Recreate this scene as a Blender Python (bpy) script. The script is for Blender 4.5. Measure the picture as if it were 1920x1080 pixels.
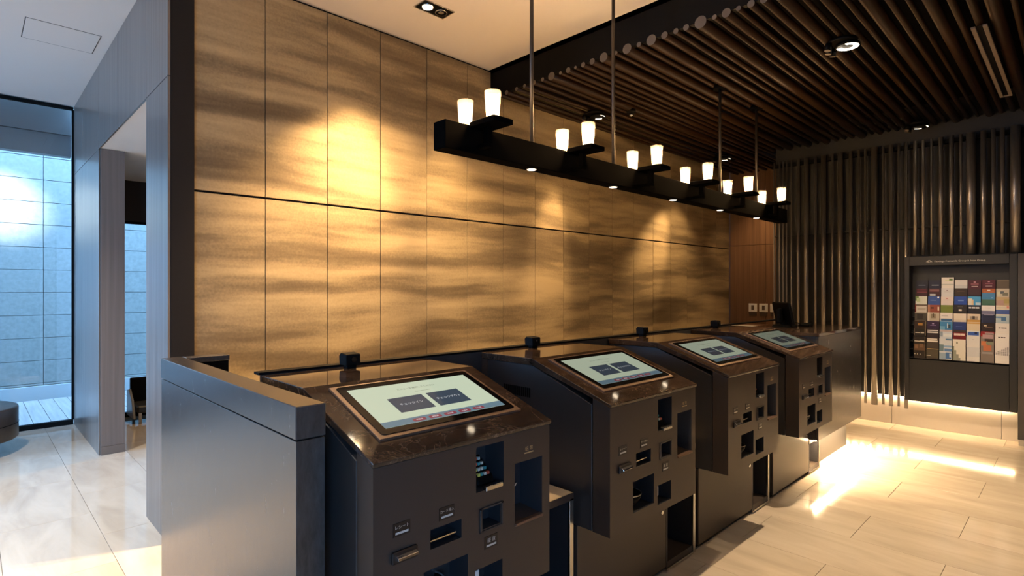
import bpy, bmesh, math, random
from mathutils import Vector, Matrix
random.seed(7)
C = bpy.context.scene
for o in list(bpy.data.objects): bpy.data.objects.remove(o)
LINK = C.collection.objects.link
PI = math.pi

# ------------------------------------------------------------------ camera, world, exposure
cam = bpy.data.cameras.new('camera'); cam.sensor_width = 36; cam.lens = 36*1044/1920; cam.clip_start = .05
co = bpy.data.objects.new('camera', cam); LINK(co)
co.location = (0, 0, 1.5); co.rotation_euler = (PI/2, 0, -math.atan2(1044, 1068)); C.camera = co
C.view_settings.view_transform = 'Standard'; C.view_settings.look = 'None'
C.view_settings.gamma = 1; C.view_settings.use_curve_mapping = False
C.view_settings.exposure = 0.6
w = bpy.data.worlds.new('sky'); C.world = w; w.use_nodes = True
bg = w.node_tree.nodes['Background']
bg.inputs[0].default_value = (.27, .56, 1.0, 1); bg.inputs[1].default_value = 13.5      # blue hour, overcast

WARM = (1, .66, .33); WARM2 = (1, .74, .46)
def portal(name, loc, rot, sx, sy):
    l = bpy.data.lights.new(name, 'AREA'); l.shape = 'RECTANGLE'; l.size = sx; l.size_y = sy
    l.cycles.is_portal = True
    o = bpy.data.objects.new(name, l); LINK(o); o.location = loc; o.rotation_euler = rot
portal('window_portal', (-3.45, 6.4, 1.75), (0, -PI/2, 0), 3.4, 2.7)
portal('entrance_portal', (-2.35, -2.75, 1.45), (PI/2, 0, 0), 2.2, 2.7)
portal('court_portal', (-.2, 9.1, 4.7), (0, 0, 0), 8.0, 2.1)
def spot(name, loc, target, watts, angle, blend=.9, col=WARM, size=.03):
    l = bpy.data.lights.new(name, 'SPOT'); l.energy = watts; l.spot_size = math.radians(angle)
    l.spot_blend = blend; l.color = col; l.shadow_soft_size = size
    o = bpy.data.objects.new(name, l); LINK(o); o.location = loc
    o.rotation_euler = (Vector(target)-Vector(loc)).to_track_quat('-Z', 'Y').to_euler()
    return o
# wall spots at the fixtures, then added wall fill
spot('wall_spot_light', (2.33, 3.24, 3.46), (1.64, 3.79, 1.25), 560, 54, 1)
spot('wall_spot_light', (2.45, 3.24, 3.46), (3.40, 3.79, 1.30), 330, 42, 1)
spot('wall_spot_light', (4.38, 3.34, 3.13), (4.24, 3.79, 1.85), 210, 34, 1)
spot('wall_spot_light', (6.95, 3.24, 3.13), (6.15, 3.79, 1.85), 230, 32, 1)
for x, y, z, p in ((2.30, 3.10, 3.46, 400), (4.38, 3.26, 3.13, 75), (6.80, 3.24, 3.13, 120)):
    spot('wall_fill_light', (x, y, z), (x-.25, 3.34, .3), p, 92, 1)  # wide fill added at the ceiling fixtures to brighten the wall evenly
# downlights over the visitor side
spot('aisle_spot_light', (1.55, 1.16, 3.44), (2.5, .7, 0), 130, 44, 1, WARM2)
spot('aisle_spot_light', (4.35, 1.13, 3.13), (4.3, .75, 0), 240, 110, 1, WARM2, .02)
spot('rack_spot_light', (4.42, 1.10, 3.13), (7.2, .80, .95), 170, 34, 1, WARM2)
spot('aisle_spot_light', (7.0, 1.17, 3.13), (5.5, .5, 0), 60, 70, 1, WARM2)
spot('aisle_spot_light', (3.2, -.4, 3.44), (3.2, -.4, 0), 35, 110, 1, WARM2)
spot('aisle_spot_light', (5.8, -.5, 3.13), (5.8, -.5, 0), 45, 110, 1, WARM2)
for x, y, p in ((-.5, 2.4, 150), (-.3, 5.0, 270), (-2.2, 3.6, 420)):
    spot('lobby_spot_light', (x, y, 3.46), (x, y, 0), p, 100, 1, (1, .93, .82))
spot('passage_spot_light', (1.6, 6.3, 2.7), (1.6, 6.3, 0), 60, 120, 1, WARM)
spot('recess_spot_light', (7.9, 3.2, 3.1), (8.3, 3.2, 1.0), 45, 90, 1, WARM)
spot('added_court_spot', (-.4, 8.5, 3.1), (.30, 10.2, 2.62), 900, 34, 1, (.85, .93, 1))  # unseen spot added to put a bright patch on the stone wall

# ------------------------------------------------------------------ materials
def srgb(r, g, b):
    return tuple(((c/255)/12.92 if c/255 <= .04045 else ((c/255+.055)/1.055)**2.4) for c in (r, g, b)) + (1,)
class N:
    def __init__(s, name):
        s.m = bpy.data.materials.new(name); s.m.use_nodes = True; s.t = s.m.node_tree
        s.p = s.t.nodes['Principled BSDF']; s.out = s.t.nodes['Material Output']
    def n(s, typ, **kw):
        x = s.t.nodes.new(typ)
        for k, v in kw.items():
            if k.startswith('i_'): x.inputs[k[2:].replace('_', ' ')].default_value = v
            else: setattr(x, k, v)
        return x
    def l(s, a, b): s.t.links.new(a, b)
def P(name, col, rough=.5, metal=0, spec=.5, emit=None, estr=0, bump=0, bscale=300, coat=0):
    a = N(name); p = a.p
    p.inputs['Base Color'].default_value = col; p.inputs['Roughness'].default_value = rough
    p.inputs['Metallic'].default_value = metal; p.inputs['Specular IOR Level'].default_value = spec
    p.inputs['Coat Weight'].default_value = coat; p.inputs['Coat Roughness'].default_value = .08
    if emit: p.inputs['Emission Color'].default_value = emit; p.inputs['Emission Strength'].default_value = estr
    if bump:
        tc = a.n('ShaderNodeTexCoord'); nz = a.n('ShaderNodeTexNoise', i_Scale=bscale, i_Detail=3)
        a.l(tc.outputs['Object'], nz.inputs['Vector'])
        b = a.n('ShaderNodeBump', i_Strength=bump, i_Distance=.002); a.l(nz.outputs['Fac'], b.inputs['Height'])
        a.l(b.outputs['Normal'], p.inputs['Normal'])
    return a.m
def NOISY(name, cols, scale=(1, 1, 1), nscale=4, detail=6, dist=0, rough=.5, spec=.5, metal=0, bump=0, space='world', rnd=0, rrange=None, nrough=.55, coat=0):
    """colour ramp driven by stretched noise in scene coordinates"""
    a = N(name)
    if space == 'world':
        g = a.n('ShaderNodeNewGeometry'); vec = g.outputs['Position']
    else:
        g = a.n('ShaderNodeTexCoord'); vec = g.outputs['Object']
    mp = a.n('ShaderNodeMapping'); mp.inputs['Scale'].default_value = scale; a.l(vec, mp.inputs['Vector'])
    if rnd:
        oi = a.n('ShaderNodeObjectInfo'); mu = a.n('ShaderNodeMath', operation='MULTIPLY'); mu.inputs[1].default_value = rnd
        a.l(oi.outputs['Random'], mu.inputs[0]); cb = a.n('ShaderNodeCombineXYZ')
        for k in range(3): a.l(mu.outputs[0], cb.inputs[k])
        a.l(cb.outputs[0], mp.inputs['Location'])
    nz = a.n('ShaderNodeTexNoise'); nz.inputs['Scale'].default_value = nscale; nz.inputs['Detail'].default_value = detail
    nz.inputs['Distortion'].default_value = dist; nz.inputs['Roughness'].default_value = nrough
    a.l(mp.outputs[0], nz.inputs['Vector'])
    cr = a.n('ShaderNodeValToRGB'); e = cr.color_ramp.elements
    e[0].position, e[0].color = cols[0]; e[1].position, e[1].color = cols[-1]
    for pos, c in cols[1:-1]:
        q = e.new(pos); q.color = c
    a.l(nz.outputs['Fac'], cr.inputs['Fac']); a.l(cr.outputs['Color'], a.p.inputs['Base Color'])
    a.p.inputs['Roughness'].default_value = rough; a.p.inputs['Metallic'].default_value = metal
    a.p.inputs['Specular IOR Level'].default_value = spec
    a.p.inputs['Coat Weight'].default_value = coat; a.p.inputs['Coat Roughness'].default_value = .05
    if rrange:
        mr = a.n('ShaderNodeMapRange'); mr.inputs['To Min'].default_value = rrange[0]; mr.inputs['To Max'].default_value = rrange[1]
        a.l(nz.outputs['Fac'], mr.inputs['Value']); a.l(mr.outputs[0], a.p.inputs['Roughness'])
    if bump:
        b = a.n('ShaderNodeBump', i_Strength=bump, i_Distance=.003); a.l(nz.outputs['Fac'], b.inputs['Height'])
        a.l(b.outputs['Normal'], a.p.inputs['Normal'])
    return a.m
M = {}
# wavy bronze paper panels: two layers of noise stretched along the wall
def panel_mat():
    a = N('streaked_bronze_panel'); g = a.n('ShaderNodeNewGeometry')
    oi = a.n('ShaderNodeObjectInfo'); mu = a.n('ShaderNodeMath', operation='MULTIPLY'); mu.inputs[1].default_value = .05
    a.l(oi.outputs['Random'], mu.inputs[0]); cb = a.n('ShaderNodeCombineXYZ'); a.l(mu.outputs[0], cb.inputs[2])
    ad = a.n('ShaderNodeVectorMath', operation='ADD'); a.l(g.outputs['Position'], ad.inputs[0]); a.l(cb.outputs[0], ad.inputs[1])
    # slow waviness of the streaks
    m0 = a.n('ShaderNodeMapping'); m0.inputs['Scale'].default_value = (.55, 1, .9); a.l(ad.outputs[0], m0.inputs['Vector'])
    n0 = a.n('ShaderNodeTexNoise', i_Scale=1.0, i_Detail=2.0); a.l(m0.outputs[0], n0.inputs['Vector'])
    s0 = a.n('ShaderNodeVectorMath', operation='SCALE'); s0.inputs['Scale'].default_value = .22; a.l(n0.outputs['Color'], s0.inputs[0])
    a1 = a.n('ShaderNodeVectorMath', operation='ADD'); a.l(ad.outputs[0], a1.inputs[0]); a.l(s0.outputs[0], a1.inputs[1])
    m1 = a.n('ShaderNodeMapping'); m1.inputs['Scale'].default_value = (.55, 1, 5.0); a.l(a1.outputs[0], m1.inputs['Vector'])
    n1 = a.n('ShaderNodeTexNoise', i_Scale=1.0, i_Detail=4.0, i_Roughness=.5); a.l(m1.outputs[0], n1.inputs['Vector'])
    m2 = a.n('ShaderNodeMapping'); m2.inputs['Scale'].default_value = (1.1, 1, 15); a.l(a1.outputs[0], m2.inputs['Vector'])
    n2 = a.n('ShaderNodeTexNoise', i_Scale=1.0, i_Detail=4.0, i_Roughness=.6); a.l(m2.outputs[0], n2.inputs['Vector'])
    n3 = a.n('ShaderNodeTexNoise', i_Scale=70.0, i_Detail=3.0); a.l(g.outputs['Position'], n3.inputs['Vector'])
    mx = a.n('ShaderNodeMath', operation='MULTIPLY_ADD'); mx.inputs[1].default_value = .16; a.l(n2.outputs['Fac'], mx.inputs[0])
    m3 = a.n('ShaderNodeMath', operation='MULTIPLY_ADD'); m3.inputs[1].default_value = .12; a.l(n3.outputs['Fac'], m3.inputs[0]); m3.inputs[2].default_value = -.14
    a.l(m3.outputs[0], mx.inputs[2])
    sm = a.n('ShaderNodeMath', operation='ADD'); a.l(n1.outputs['Fac'], sm.inputs[0]); a.l(mx.outputs[0], sm.inputs[1])
    cr = a.n('ShaderNodeValToRGB'); e = cr.color_ramp.elements
    e[0].position = .30; e[0].color = (.105, .075, .043, 1); e[1].position = .66; e[1].color = (.46, .345, .19, 1)
    q = e.new(.44); q.color = (.19, .138, .078, 1); q = e.new(.54); q.color = (.33, .245, .135, 1)
    a.l(sm.outputs[0], cr.inputs['Fac']); a.l(cr.outputs['Color'], a.p.inputs['Base Color'])
    a.p.inputs['Roughness'].default_value = .5; a.p.inputs['Specular IOR Level'].default_value = .35
    a.p.inputs['Metallic'].default_value = .25
    b = a.n('ShaderNodeBump', i_Strength=.25, i_Distance=.003); a.l(sm.outputs[0], b.inputs['Height']); a.l(b.outputs['Normal'], a.p.inputs['Normal'])
    return a.m
M['panel'] = panel_mat()
M['wood'] = NOISY('dark_stained_veneer', [(.3, (.095, .074, .060, 1)), (.5, (.145, .115, .094, 1)), (.7, (.195, .158, .132, 1))], (22, 22, .5), 1.6, 6, .4, .3, .6)
M['wood_warm'] = NOISY('walnut_veneer', [(.3, (.11, .055, .028, 1)), (.7, (.19, .10, .052, 1))], (16, 16, .5), 1.5, 5, .3, .45, .4)
M['tile'] = NOISY('beige_limestone_tile', [(.3, (.50, .42, .33, 1)), (.5, (.585, .50, .40, 1)), (.72, (.655, .57, .465, 1))], (5, 1.1, 1), 1.2, 7, .7, .2, .5, bump=.006, rnd=9, rrange=(.05, .11))
M['grout'] = P('grey_grout', (.12, .10, .08, 1), .9)
M['ceil'] = P('white_plaster', (.77, .71, .65, 1), .8, bump=.05, bscale=90)
M['black'] = P('matt_black_paint', (.0022, .0021, .0023, 1), .6, spec=.12)
M['charcoal'] = P('charcoal_board', (.010, .010, .0115, 1), .55, bump=.03)
M['darkceil'] = P('dark_ceiling_void', (.004, .0035, .003, 1), .8, spec=.1)
M['rod'] = NOISY('bronze_brown_rod', [(.3, (.28, .255, .235, 1)), (.7, (.36, .33, .305, 1))], (9, 9, .6), 2, 4, 0, .34, .5, metal=.8, rnd=5)
M['crod'] = NOISY('brown_bamboo_rod', [(.3, (.014, .0054, .0016, 1)), (.7, (.026, .0105, .003, 1))], (.6, 9, 9), 2, 4, 0, .42, .22, rnd=5)
M['rodend'] = P('cut_rod_end', (.19, .15, .12, 1), .7)
M['crodend'] = P('dusky_cut_end', (.10, .082, .068, 1), .7)
M['beam'] = P('dull_black_beam', (.002, .0018, .0018, 1), .9, spec=.02)
M['prod'] = P('dark_bronze_rod', (.05, .042, .036, 1), .4, .5)
M['kiosk'] = P('bronze_grey_painted_steel', (.053, .039, .032, 1), .42, .15, .5, bump=.04, bscale=900)
M['kshade'] = P('recess_shaded_paint', (.022, .022, .026, 1), .45, spec=.5)  # same kiosk paint, darkened to put the shade of recesses into it
M['kside'] = P('graphite_painted_steel', (.036, .033, .033, 1), .42, .15, .5, bump=.04, bscale=900)
def marble():
    a = N('brown_veined_marble'); g = a.n('ShaderNodeNewGeometry')
    n1 = a.n('ShaderNodeTexNoise', i_Scale=9.0, i_Detail=9.0, i_Roughness=.72, i_Distortion=.6); a.l(g.outputs['Position'], n1.inputs['Vector'])
    cr = a.n('ShaderNodeValToRGB'); e = cr.color_ramp.elements
    e[0].position = .28; e[0].color = (.017, .010, .007, 1); e[1].position = .78; e[1].color = (.078, .047, .030, 1)
    a.l(n1.outputs['Fac'], cr.inputs['Fac'])
    v = a.n('ShaderNodeTexNoise', i_Scale=5.0, i_Detail=6.0, i_Roughness=.62, i_Distortion=1.4); a.l(g.outputs['Position'], v.inputs['Vector'])
    r2 = a.n('ShaderNodeValToRGB'); f = r2.color_ramp.elements
    f[0].position = .490; f[0].color = (0, 0, 0, 1); f[1].position = .510; f[1].color = (0, 0, 0, 1); q = f.new(.5); q.color = (1, 1, 1, 1)
    a.l(v.outputs['Fac'], r2.inputs['Fac'])
    mm = a.n('ShaderNodeMath', operation='MULTIPLY'); a.l(r2.outputs['Color'], mm.inputs[0]); a.l(n1.outputs['Fac'], mm.inputs[1])
    mx = a.n('ShaderNodeMix', data_type='RGBA'); a.l(mm.outputs[0], mx.inputs['Factor']); a.l(cr.outputs['Color'], mx.inputs['A'])
    mx.inputs['B'].default_value = (.19, .13, .088, 1); a.l(mx.outputs['Result'], a.p.inputs['Base Color'])
    a.p.inputs['Roughness'].default_value = .055; a.p.inputs['Specular IOR Level'].default_value = .6
    return a.m
M['marble'] = marble()
M['slab'] = NOISY('dark_brushed_stone', [(.3, (.034, .029, .027, 1)), (.6, (.058, .05, .046, 1)), (.78, (.085, .074, .068, 1))], (3, 3, .8), 14, 8, .3, .25, .9, rrange=(.18, .32), nrough=.7)
M['steel'] = P('brushed_steel', (.62, .60, .57, 1), .25, 1)
M['chrome'] = P('polished_chrome', (.8, .8, .8, 1), .12, 1)
M['bezel'] = P('copper_brown_frame', (.16, .095, .062, 1), .35, .4)
M['glassblack'] = P('black_screen_glass', (.004, .004, .004, 1), .06, spec=.5)
def screen(name, rgb, s): return P(name, (.01, .01, .01, 1), .06, emit=srgb(*rgb), estr=s)
M['scr'] = screen('lit_screen_pale_green', (205, 217, 190), .58)
M['scr_btn'] = screen('lit_screen_slate_button', (62, 74, 88), .58)
M['scr_bar'] = screen('lit_screen_blue_bar', (106, 132, 146), .58)
M['scr_red'] = screen('lit_screen_red_pill', (142, 66, 78), .58)
M['scr_txt'] = screen('lit_screen_white_text', (225, 230, 232), .58)
M['scr_ink'] = screen('lit_screen_dark_text', (84, 92, 80), .58)
M['label'] = P('label_plate_black', (.012, .008, .007, 1), .4)
M['ink'] = P('pale_print', (.55, .52, .47, 1), .6)
M['gold'] = P('gold_print', (.42, .30, .14, 1), .5)
M['white'] = P('white_plastic', (.75, .74, .70, 1), .4)
M['glow'] = P('lamp_face', (1, 1, 1, 1), .4, emit=(1, .82, .58, 1), estr=5)
M['glow2'] = P('spot_reflector_glow', (1, 1, 1, 1), .4, emit=(1, .84, .62, 1), estr=9)
M['bulb'] = P('candle_bulb', (1, 1, 1, 1), .4, emit=(1, .68, .36, 1), estr=290)
M['led'] = P('warm_led_strip', (1, 1, 1, 1), .4, emit=(1, .70, .38, 1), estr=60)
M['led2'] = P('warm_led_strip_bright', (1, 1, 1, 1), .4, emit=(1, .70, .38, 1), estr=260)
def glass(name, tint=(.95, .97, 1, 1), rough=0.0):
    a = N(name); a.t.nodes.remove(a.p)
    f = a.n('ShaderNodeFresnel', i_IOR=1.45); tr = a.n('ShaderNodeBsdfTransparent'); tr.inputs[0].default_value = tint
    gl = a.n('ShaderNodeBsdfGlossy'); gl.inputs['Roughness'].default_value = rough
    mx = a.n('ShaderNodeMixShader'); a.l(f.outputs[0], mx.inputs[0]); a.l(tr.outputs[0], mx.inputs[1]); a.l(gl.outputs[0], mx.inputs[2])
    a.l(mx.outputs[0], a.out.inputs[0]); return a.m
M['glass'] = glass('window_glass')
def frosted():
    a = N('frosted_candle_glass'); a.t.nodes.remove(a.p)
    tc = a.n('ShaderNodeTexCoord'); nz = a.n('ShaderNodeTexNoise', i_Scale=60.0, i_Detail=3.0); a.l(tc.outputs['Object'], nz.inputs['Vector'])
    tr = a.n('ShaderNodeBsdfTransparent'); tr.inputs[0].default_value = (.97, .92, .84, 1)
    tl = a.n('ShaderNodeBsdfTranslucent'); tl.inputs[0].default_value = (.95, .88, .76, 1)
    gl = a.n('ShaderNodeBsdfGlossy'); gl.inputs['Roughness'].default_value = .15
    mr = a.n('ShaderNodeMapRange'); mr.inputs['To Min'].default_value = .03; mr.inputs['To Max'].default_value = .16; a.l(nz.outputs['Fac'], mr.inputs['Value'])
    m1 = a.n('ShaderNodeMixShader'); a.l(mr.outputs[0], m1.inputs[0]); a.l(tr.outputs[0], m1.inputs[1]); a.l(tl.outputs[0], m1.inputs[2])
    m2 = a.n('ShaderNodeMixShader'); m2.inputs[0].default_value = .07; a.l(m1.outputs[0], m2.inputs[1]); a.l(gl.outputs[0], m2.inputs[2])
    a.l(m2.outputs[0], a.out.inputs[0]); return a.m
M['frost'] = frosted()
M['outstone'] = NOISY('grey_granite_cladding', [(.3, (.155, .16, .138, 1)), (.7, (.20, .205, .178, 1))], (1, 1, 1), 22, 6, 0, .8, .3, bump=.25, rnd=3)
M['outplain'] = P('pale_render', (.30, .31, .29, 1), .8)
M['deck'] = NOISY('grey_deck_board', [(.3, (.19, .17, .15, 1)), (.7, (.27, .245, .22, 1))], (14, .8, 14), 2, 5, 0, .6, .3)
M['ground'] = P('asphalt', (.16, .17, .18, 1), .9)
M['bench'] = NOISY('dark_bench_leather', [(.3, (.040, .027, .021, 1)), (.7, (.06, .042, .034, 1))], (1, 1, 1), 30, 4, 0, .30, .6)
_pc = {}
def paper(rgb):
    if rgb not in _pc:
        k = tuple(min(c*.98, 240) for c in rgb)
        _pc[rgb] = P('printed_paper_%d' % (len(_pc)+1), srgb(*k), .45, spec=.4)
    return _pc[rgb]

# ------------------------------------------------------------------ mesh helpers
class MB:
    def __init__(s): s.bm = bmesh.new(); s.mats = []
    def mi(s, m):
        if m not in s.mats: s.mats.append(m)
        return s.mats.index(m)
    def face(s, pts, m):
        f = s.bm.faces.new([s.bm.verts.new(p) for p in pts]); f.material_index = s.mi(m); return f
    def box(s, x0, x1, y0, y1, z0, z1, m):
        v = [s.bm.verts.new(p) for p in ((x0,y0,z0),(x1,y0,z0),(x1,y1,z0),(x0,y1,z0),(x0,y0,z1),(x1,y0,z1),(x1,y1,z1),(x0,y1,z1))]
        i = s.mi(m)
        for q in ((3,2,1,0),(4,5,6,7),(0,1,5,4),(1,2,6,5),(2,3,7,6),(3,0,4,7)):
            s.bm.faces.new([v[k] for k in q]).material_index = i
        return s
    def prism(s, prof, axis, a, b, m, cap=None):
        """prof: list of 2D points; extruded along axis from a to b. x: (y,z)  y: (x,z)  z: (x,y)"""
        def pt(q, t): return {'x': (t, q[0], q[1]), 'y': (q[0], t, q[1]), 'z': (q[0], q[1], t)}[axis]
        A = [s.bm.verts.new(pt(q, a)) for q in prof]; B = [s.bm.verts.new(pt(q, b)) for q in prof]
        i = s.mi(m); ic = s.mi(cap or m); n = len(prof); fs = []
        for k in range(n):
            f = s.bm.faces.new((A[k], A[(k+1) % n], B[(k+1) % n], B[k])); f.material_index = i; fs.append(f)
        for L in (A[::-1], B):
            f = s.bm.faces.new(L); f.material_index = ic; fs.append(f)
        bmesh.ops.recalc_face_normals(s.bm, faces=fs)
        return s
    def rod(s, p, q, r, m, n=12, cap=None, r2=None):
        p = Vector(p); q = Vector(q); d = (q-p).normalized(); u = d.orthogonal().normalized(); v = d.cross(u); r2 = r if r2 is None else r2
        A = [s.bm.verts.new(p+(u*math.cos(2*PI*k/n)+v*math.sin(2*PI*k/n))*r) for k in range(n)]
        B = [s.bm.verts.new(q+(u*math.cos(2*PI*k/n)+v*math.sin(2*PI*k/n))*r2) for k in range(n)]
        i = s.mi(m); ic = s.mi(cap or m)
        for k in range(n):
            f = s.bm.faces.new((A[k], A[(k+1) % n], B[(k+1) % n], B[k])); f.material_index = i; f.smooth = True
        s.bm.faces.new(A[::-1]).material_index = ic; s.bm.faces.new(B).material_index = ic
        return s
    def lathe(s, prof, c, m, n=24, smooth=True):
        """prof: (r,z) closed or open profile about vertical axis at c"""
        i = s.mi(m); rings = []
        for r, z in prof:
            if r < 1e-6: rings.append([s.bm.verts.new((c[0], c[1], c[2]+z))])
            else: rings.append([s.bm.verts.new((c[0]+r*math.cos(2*PI*k/n), c[1]+r*math.sin(2*PI*k/n), c[2]+z)) for k in range(n)])
        for A, B in zip(rings, rings[1:]):
            for k in range(n):
                a = [A[k % len(A)], A[(k+1) % len(A)], B[(k+1) % len(B)], B[k % len(B)]]
                a = list(dict.fromkeys(a))
                if len(a) > 2:
                    f = s.bm.faces.new(a); f.material_index = i; f.smooth = smooth
        return s
    def build(s, name, parent=None, bevel=0, seg=1, loc=None):
        me = bpy.data.meshes.new(name); s.bm.to_mesh(me); s.bm.free()
        for m in s.mats: me.materials.append(m)
        o = bpy.data.objects.new(name, me); LINK(o)
        if parent: o.parent = parent
        if loc: o.location = loc
        if bevel:
            b = o.modifiers.new('bevel', 'BEVEL'); b.width = bevel; b.segments = seg; b.limit_method = 'ANGLE'; b.angle_limit = .6
            b.harden_normals = False
        return o
def box(name, x0, x1, y0, y1, z0, z1, m, parent=None, bevel=0, seg=1): return MB().box(x0, x1, y0, y1, z0, z1, m).build(name, parent, bevel, seg)
def struct(o): o['kind'] = 'structure'; return o
def tag(o, label, cat, group=None):
    o['label'] = label; o['category'] = cat
    if group: o['group'] = group
    return o
def thing(name, loc, label, cat, group=None):
    o = bpy.data.objects.new(name, None); LINK(o); o.location = loc; o.empty_display_size = .1
    return tag(o, label, cat, group)
def copy_tree(o, parent=None):
    c = o.copy(); LINK(c)
    if parent: c.parent = parent
    for ch in list(o.children): copy_tree(ch, c)
    return c
def shared(name, me, parent, loc, mats=None):
    o = bpy.data.objects.new(name, me); LINK(o); o.parent = parent; o.location = loc; return o
def text(body, size, m, name, parent, mat, align='CENTER'):
    cu = bpy.data.curves.new(name, 'FONT'); cu.body = body; cu.size = size; cu.align_x = align; cu.align_y = 'CENTER'
    t = bpy.data.objects.new(name, cu); LINK(t)
    bpy.context.view_layer.update()
    me = bpy.data.meshes.new_from_object(t.evaluated_get(bpy.context.evaluated_depsgraph_get()))
    bpy.data.objects.remove(t); bpy.data.curves.remove(cu)
    me.name = name; me.materials.clear(); me.materials.append(m)
    o = bpy.data.objects.new(name, me); LINK(o)
    if parent: o.parent = parent
    o.matrix_local = mat; return o
def frame(origin, xax, yax):
    x = Vector(xax).normalized(); y = Vector(yax).normalized(); z = x.cross(y)
    m = Matrix((x, y, z)).transposed().to_4x4(); m.translation = Vector(origin); return m

# ------------------------------------------------------------------ floor
fl = struct(box('floor', -3.6, 8.6, -2.8, 7.86, -.12, -.006, M['grout']))
TX, TY = .4575, .912; GX0, GY0 = .588, .515
tm = MB().box(.0011, TX-.0011, .0011, TY-.0011, -.02, 0, M['tile']).build('tile', None, .0008).data
tmp = [o for o in bpy.data.objects if o.data == tm][0]
rest = MB(); cnt = 0
i0 = -10
for i in range(-10, 18):
    x = GX0+TX*i
    off = GY0 if (i % 2 == 0) else GY0+TY/2
    j = math.floor((-2.8-off)/TY)
    while off+TY*j < 7.80:
        y = off+TY*j; j += 1
        y1 = min(y+TY, 7.83); y0 = max(y, -2.8)
        x1 = min(x+TX, 8.58)
        if x < -3.6: continue
        inview = (x > -1.0 and x < 7.2 and y > -.9 and not (x > 1.3 and y > 1.6)) or (.7 < x < 2.0 and y > 3.9)
        if inview and y1-y > TY-.001:
            if cnt == 0: t = tmp; t.parent = fl; t.location = (x, y, 0)
            else:
                t = shared('tile', tm, fl, (x, y, 0)); b = t.modifiers.new('bevel', 'BEVEL'); b.width = .0008; b.segments = 1
            cnt += 1
        elif y1-y0 > .05:
            rest.box(x+.0011, x1-.0011, y0+.0011, y1-.0011, -.02, 0, M['tile'])
r = rest.build('tile_field', fl); r['kind'] = 'stuff'

# ------------------------------------------------------------------ ceiling (white) and dark slatted ceiling
ce = struct(MB().box(-3.6, 3.43, -2.8, 3.92, 3.5, 3.6, M['ceil']).box(-3.6, .90, 3.92, 7.9, 3.5, 3.6, M['ceil']).build('ceiling'))
g = MB()
for a in ((.305, .759, 5.44, 5.446), (.305, .759, 5.895, 5.901), (.302, .308, 5.44, 5.9), (.756, .762, 5.44, 5.9)):
    g.box(a[0], a[1], a[2], a[3], 3.4985, 3.5005, M['grout'])
hatch = tag(MB().box(.309, .755, 5.447, 5.894, 3.4975, 3.503, M['ceil']).build('access_hatch', None, .001), 'flush white square access hatch in the left lobby ceiling', 'hatch')
g.build('shadow_gap', hatch)
dc = struct(MB().box(3.43, 8.6, -2.8, 3.95, 3.46, 3.6, M['darkceil']).build('ceiling_dark'))
struct(dc)
fa = MB().box(3.43, 3.47, -2.8, 3.79, 3.245, 3.50, M['black']).build('fascia', dc)
cr = [(3.66,.02),(3.573,.02),(3.448,.017),(3.351,.017),(3.238,.019),(3.14,.017),(3.042,.035),(2.945,.014),(2.864,.023),(2.789,.013),(2.713,.02),(2.625,.024),(2.518,.036),(2.408,.015),(2.309,.037),(2.209,.018),(2.109,.038),(2.005,.025),(1.919,.019),(1.844,.021),(1.742,.041),(1.647,.016),(1.569,.029),(1.491,.016),(1.414,.023),(1.336,.024),
      (1.245,.036),(1.16,.016),(1.075,.026),(.99,.018),(.90,.038),(.81,.02),(.73,.015),(.64,.034),(.55,.02),(.465,.024),(.375,.038),(.285,.016),(.20,.028),(.11,.02),(.02,.036),(-.08,.02),(-.17,.03),(-.27,.018),(-.36,.034)]+[(-.46-.098*k, (.02,.032,.016,.038,.024)[k % 5]) for k in range(23)]
for y, rr in cr:
    x1 = 8.38 if y > 2.72 else 7.28
    MB().rod((3.425, y, 3.238), (x1, y, 3.238), rr, M['crod'], 14, M['crodend']).build('rod', dc)

# ------------------------------------------------------------------ panel wall
wl = struct(box('wall_north', .978, 8.40, 3.815, 3.92, 0, 3.5, M['black']))
NP = 17; PW = (8.377-.978)/NP
pm = []
for z0, z1 in ((.0, 2.090), (2.104, 3.478)):
    for k in range(NP):
        x0 = .978+PW*k
        o = box('panel', x0+.0022, x0+PW-.0022, 3.79, 3.814, z0, z1, M['panel'], wl, .0012)
# ------------------------------------------------------------------ wood wall with doorway (wall_west)
ww = struct(MB().box(.852, .978, 3.752, 4.293, 0, 3.5, M['black']).box(.852, 1.03, 6.152, 7.77, 0, 3.5, M['black'])
            .box(.852, 1.03, 4.293, 6.152, 2.764, 3.5, M['black']).build('wall_west'))
for a, b, z0, z1 in ((3.74, 4.293, .0, 2.743), (3.74, 4.293, 2.749, 3.496), (4.297, 5.256, 2.749, 3.496), (5.26, 6.15, 2.749, 3.496),
                     (6.154, 7.153, 2.749, 3.496), (7.157, 7.768, 2.749, 3.496), (6.152, 7.153, .0, 2.743), (7.157, 7.768, .0, 2.743)):
    box('panel', .838, .8515, a, b, z0, z1, M['wood'], ww, .001)
box('end_panel', .8525, .977, 3.738, 3.751, 0, 3.496, P('dark_end_panel', (.008, .006, .0055, 1), .6, spec=.25), ww, .001)
box('jamb_panel', .852, 1.031, 6.138, 6.151, .075, 2.75, NOISY('jamb_veneer', [(.3, (.19, .145, .12, 1)), (.7, (.24, .185, .155, 1))], (22, 22, .5), 1.6, 5, 0, .45, .4), ww, .001)
box('jamb_base', .8515, 1.033, 6.134, 6.151, 0, .073, P('taupe_base', (.20, .15, .12, 1), .5), ww, .001)
box('jamb_panel', .852, .977, 4.294, 4.307, 0, 2.75, M['wood'], ww, .001)
box('edge_guard', .845, .855, 4.308, 4.312, 0, .86, M['white'], ww)
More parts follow.
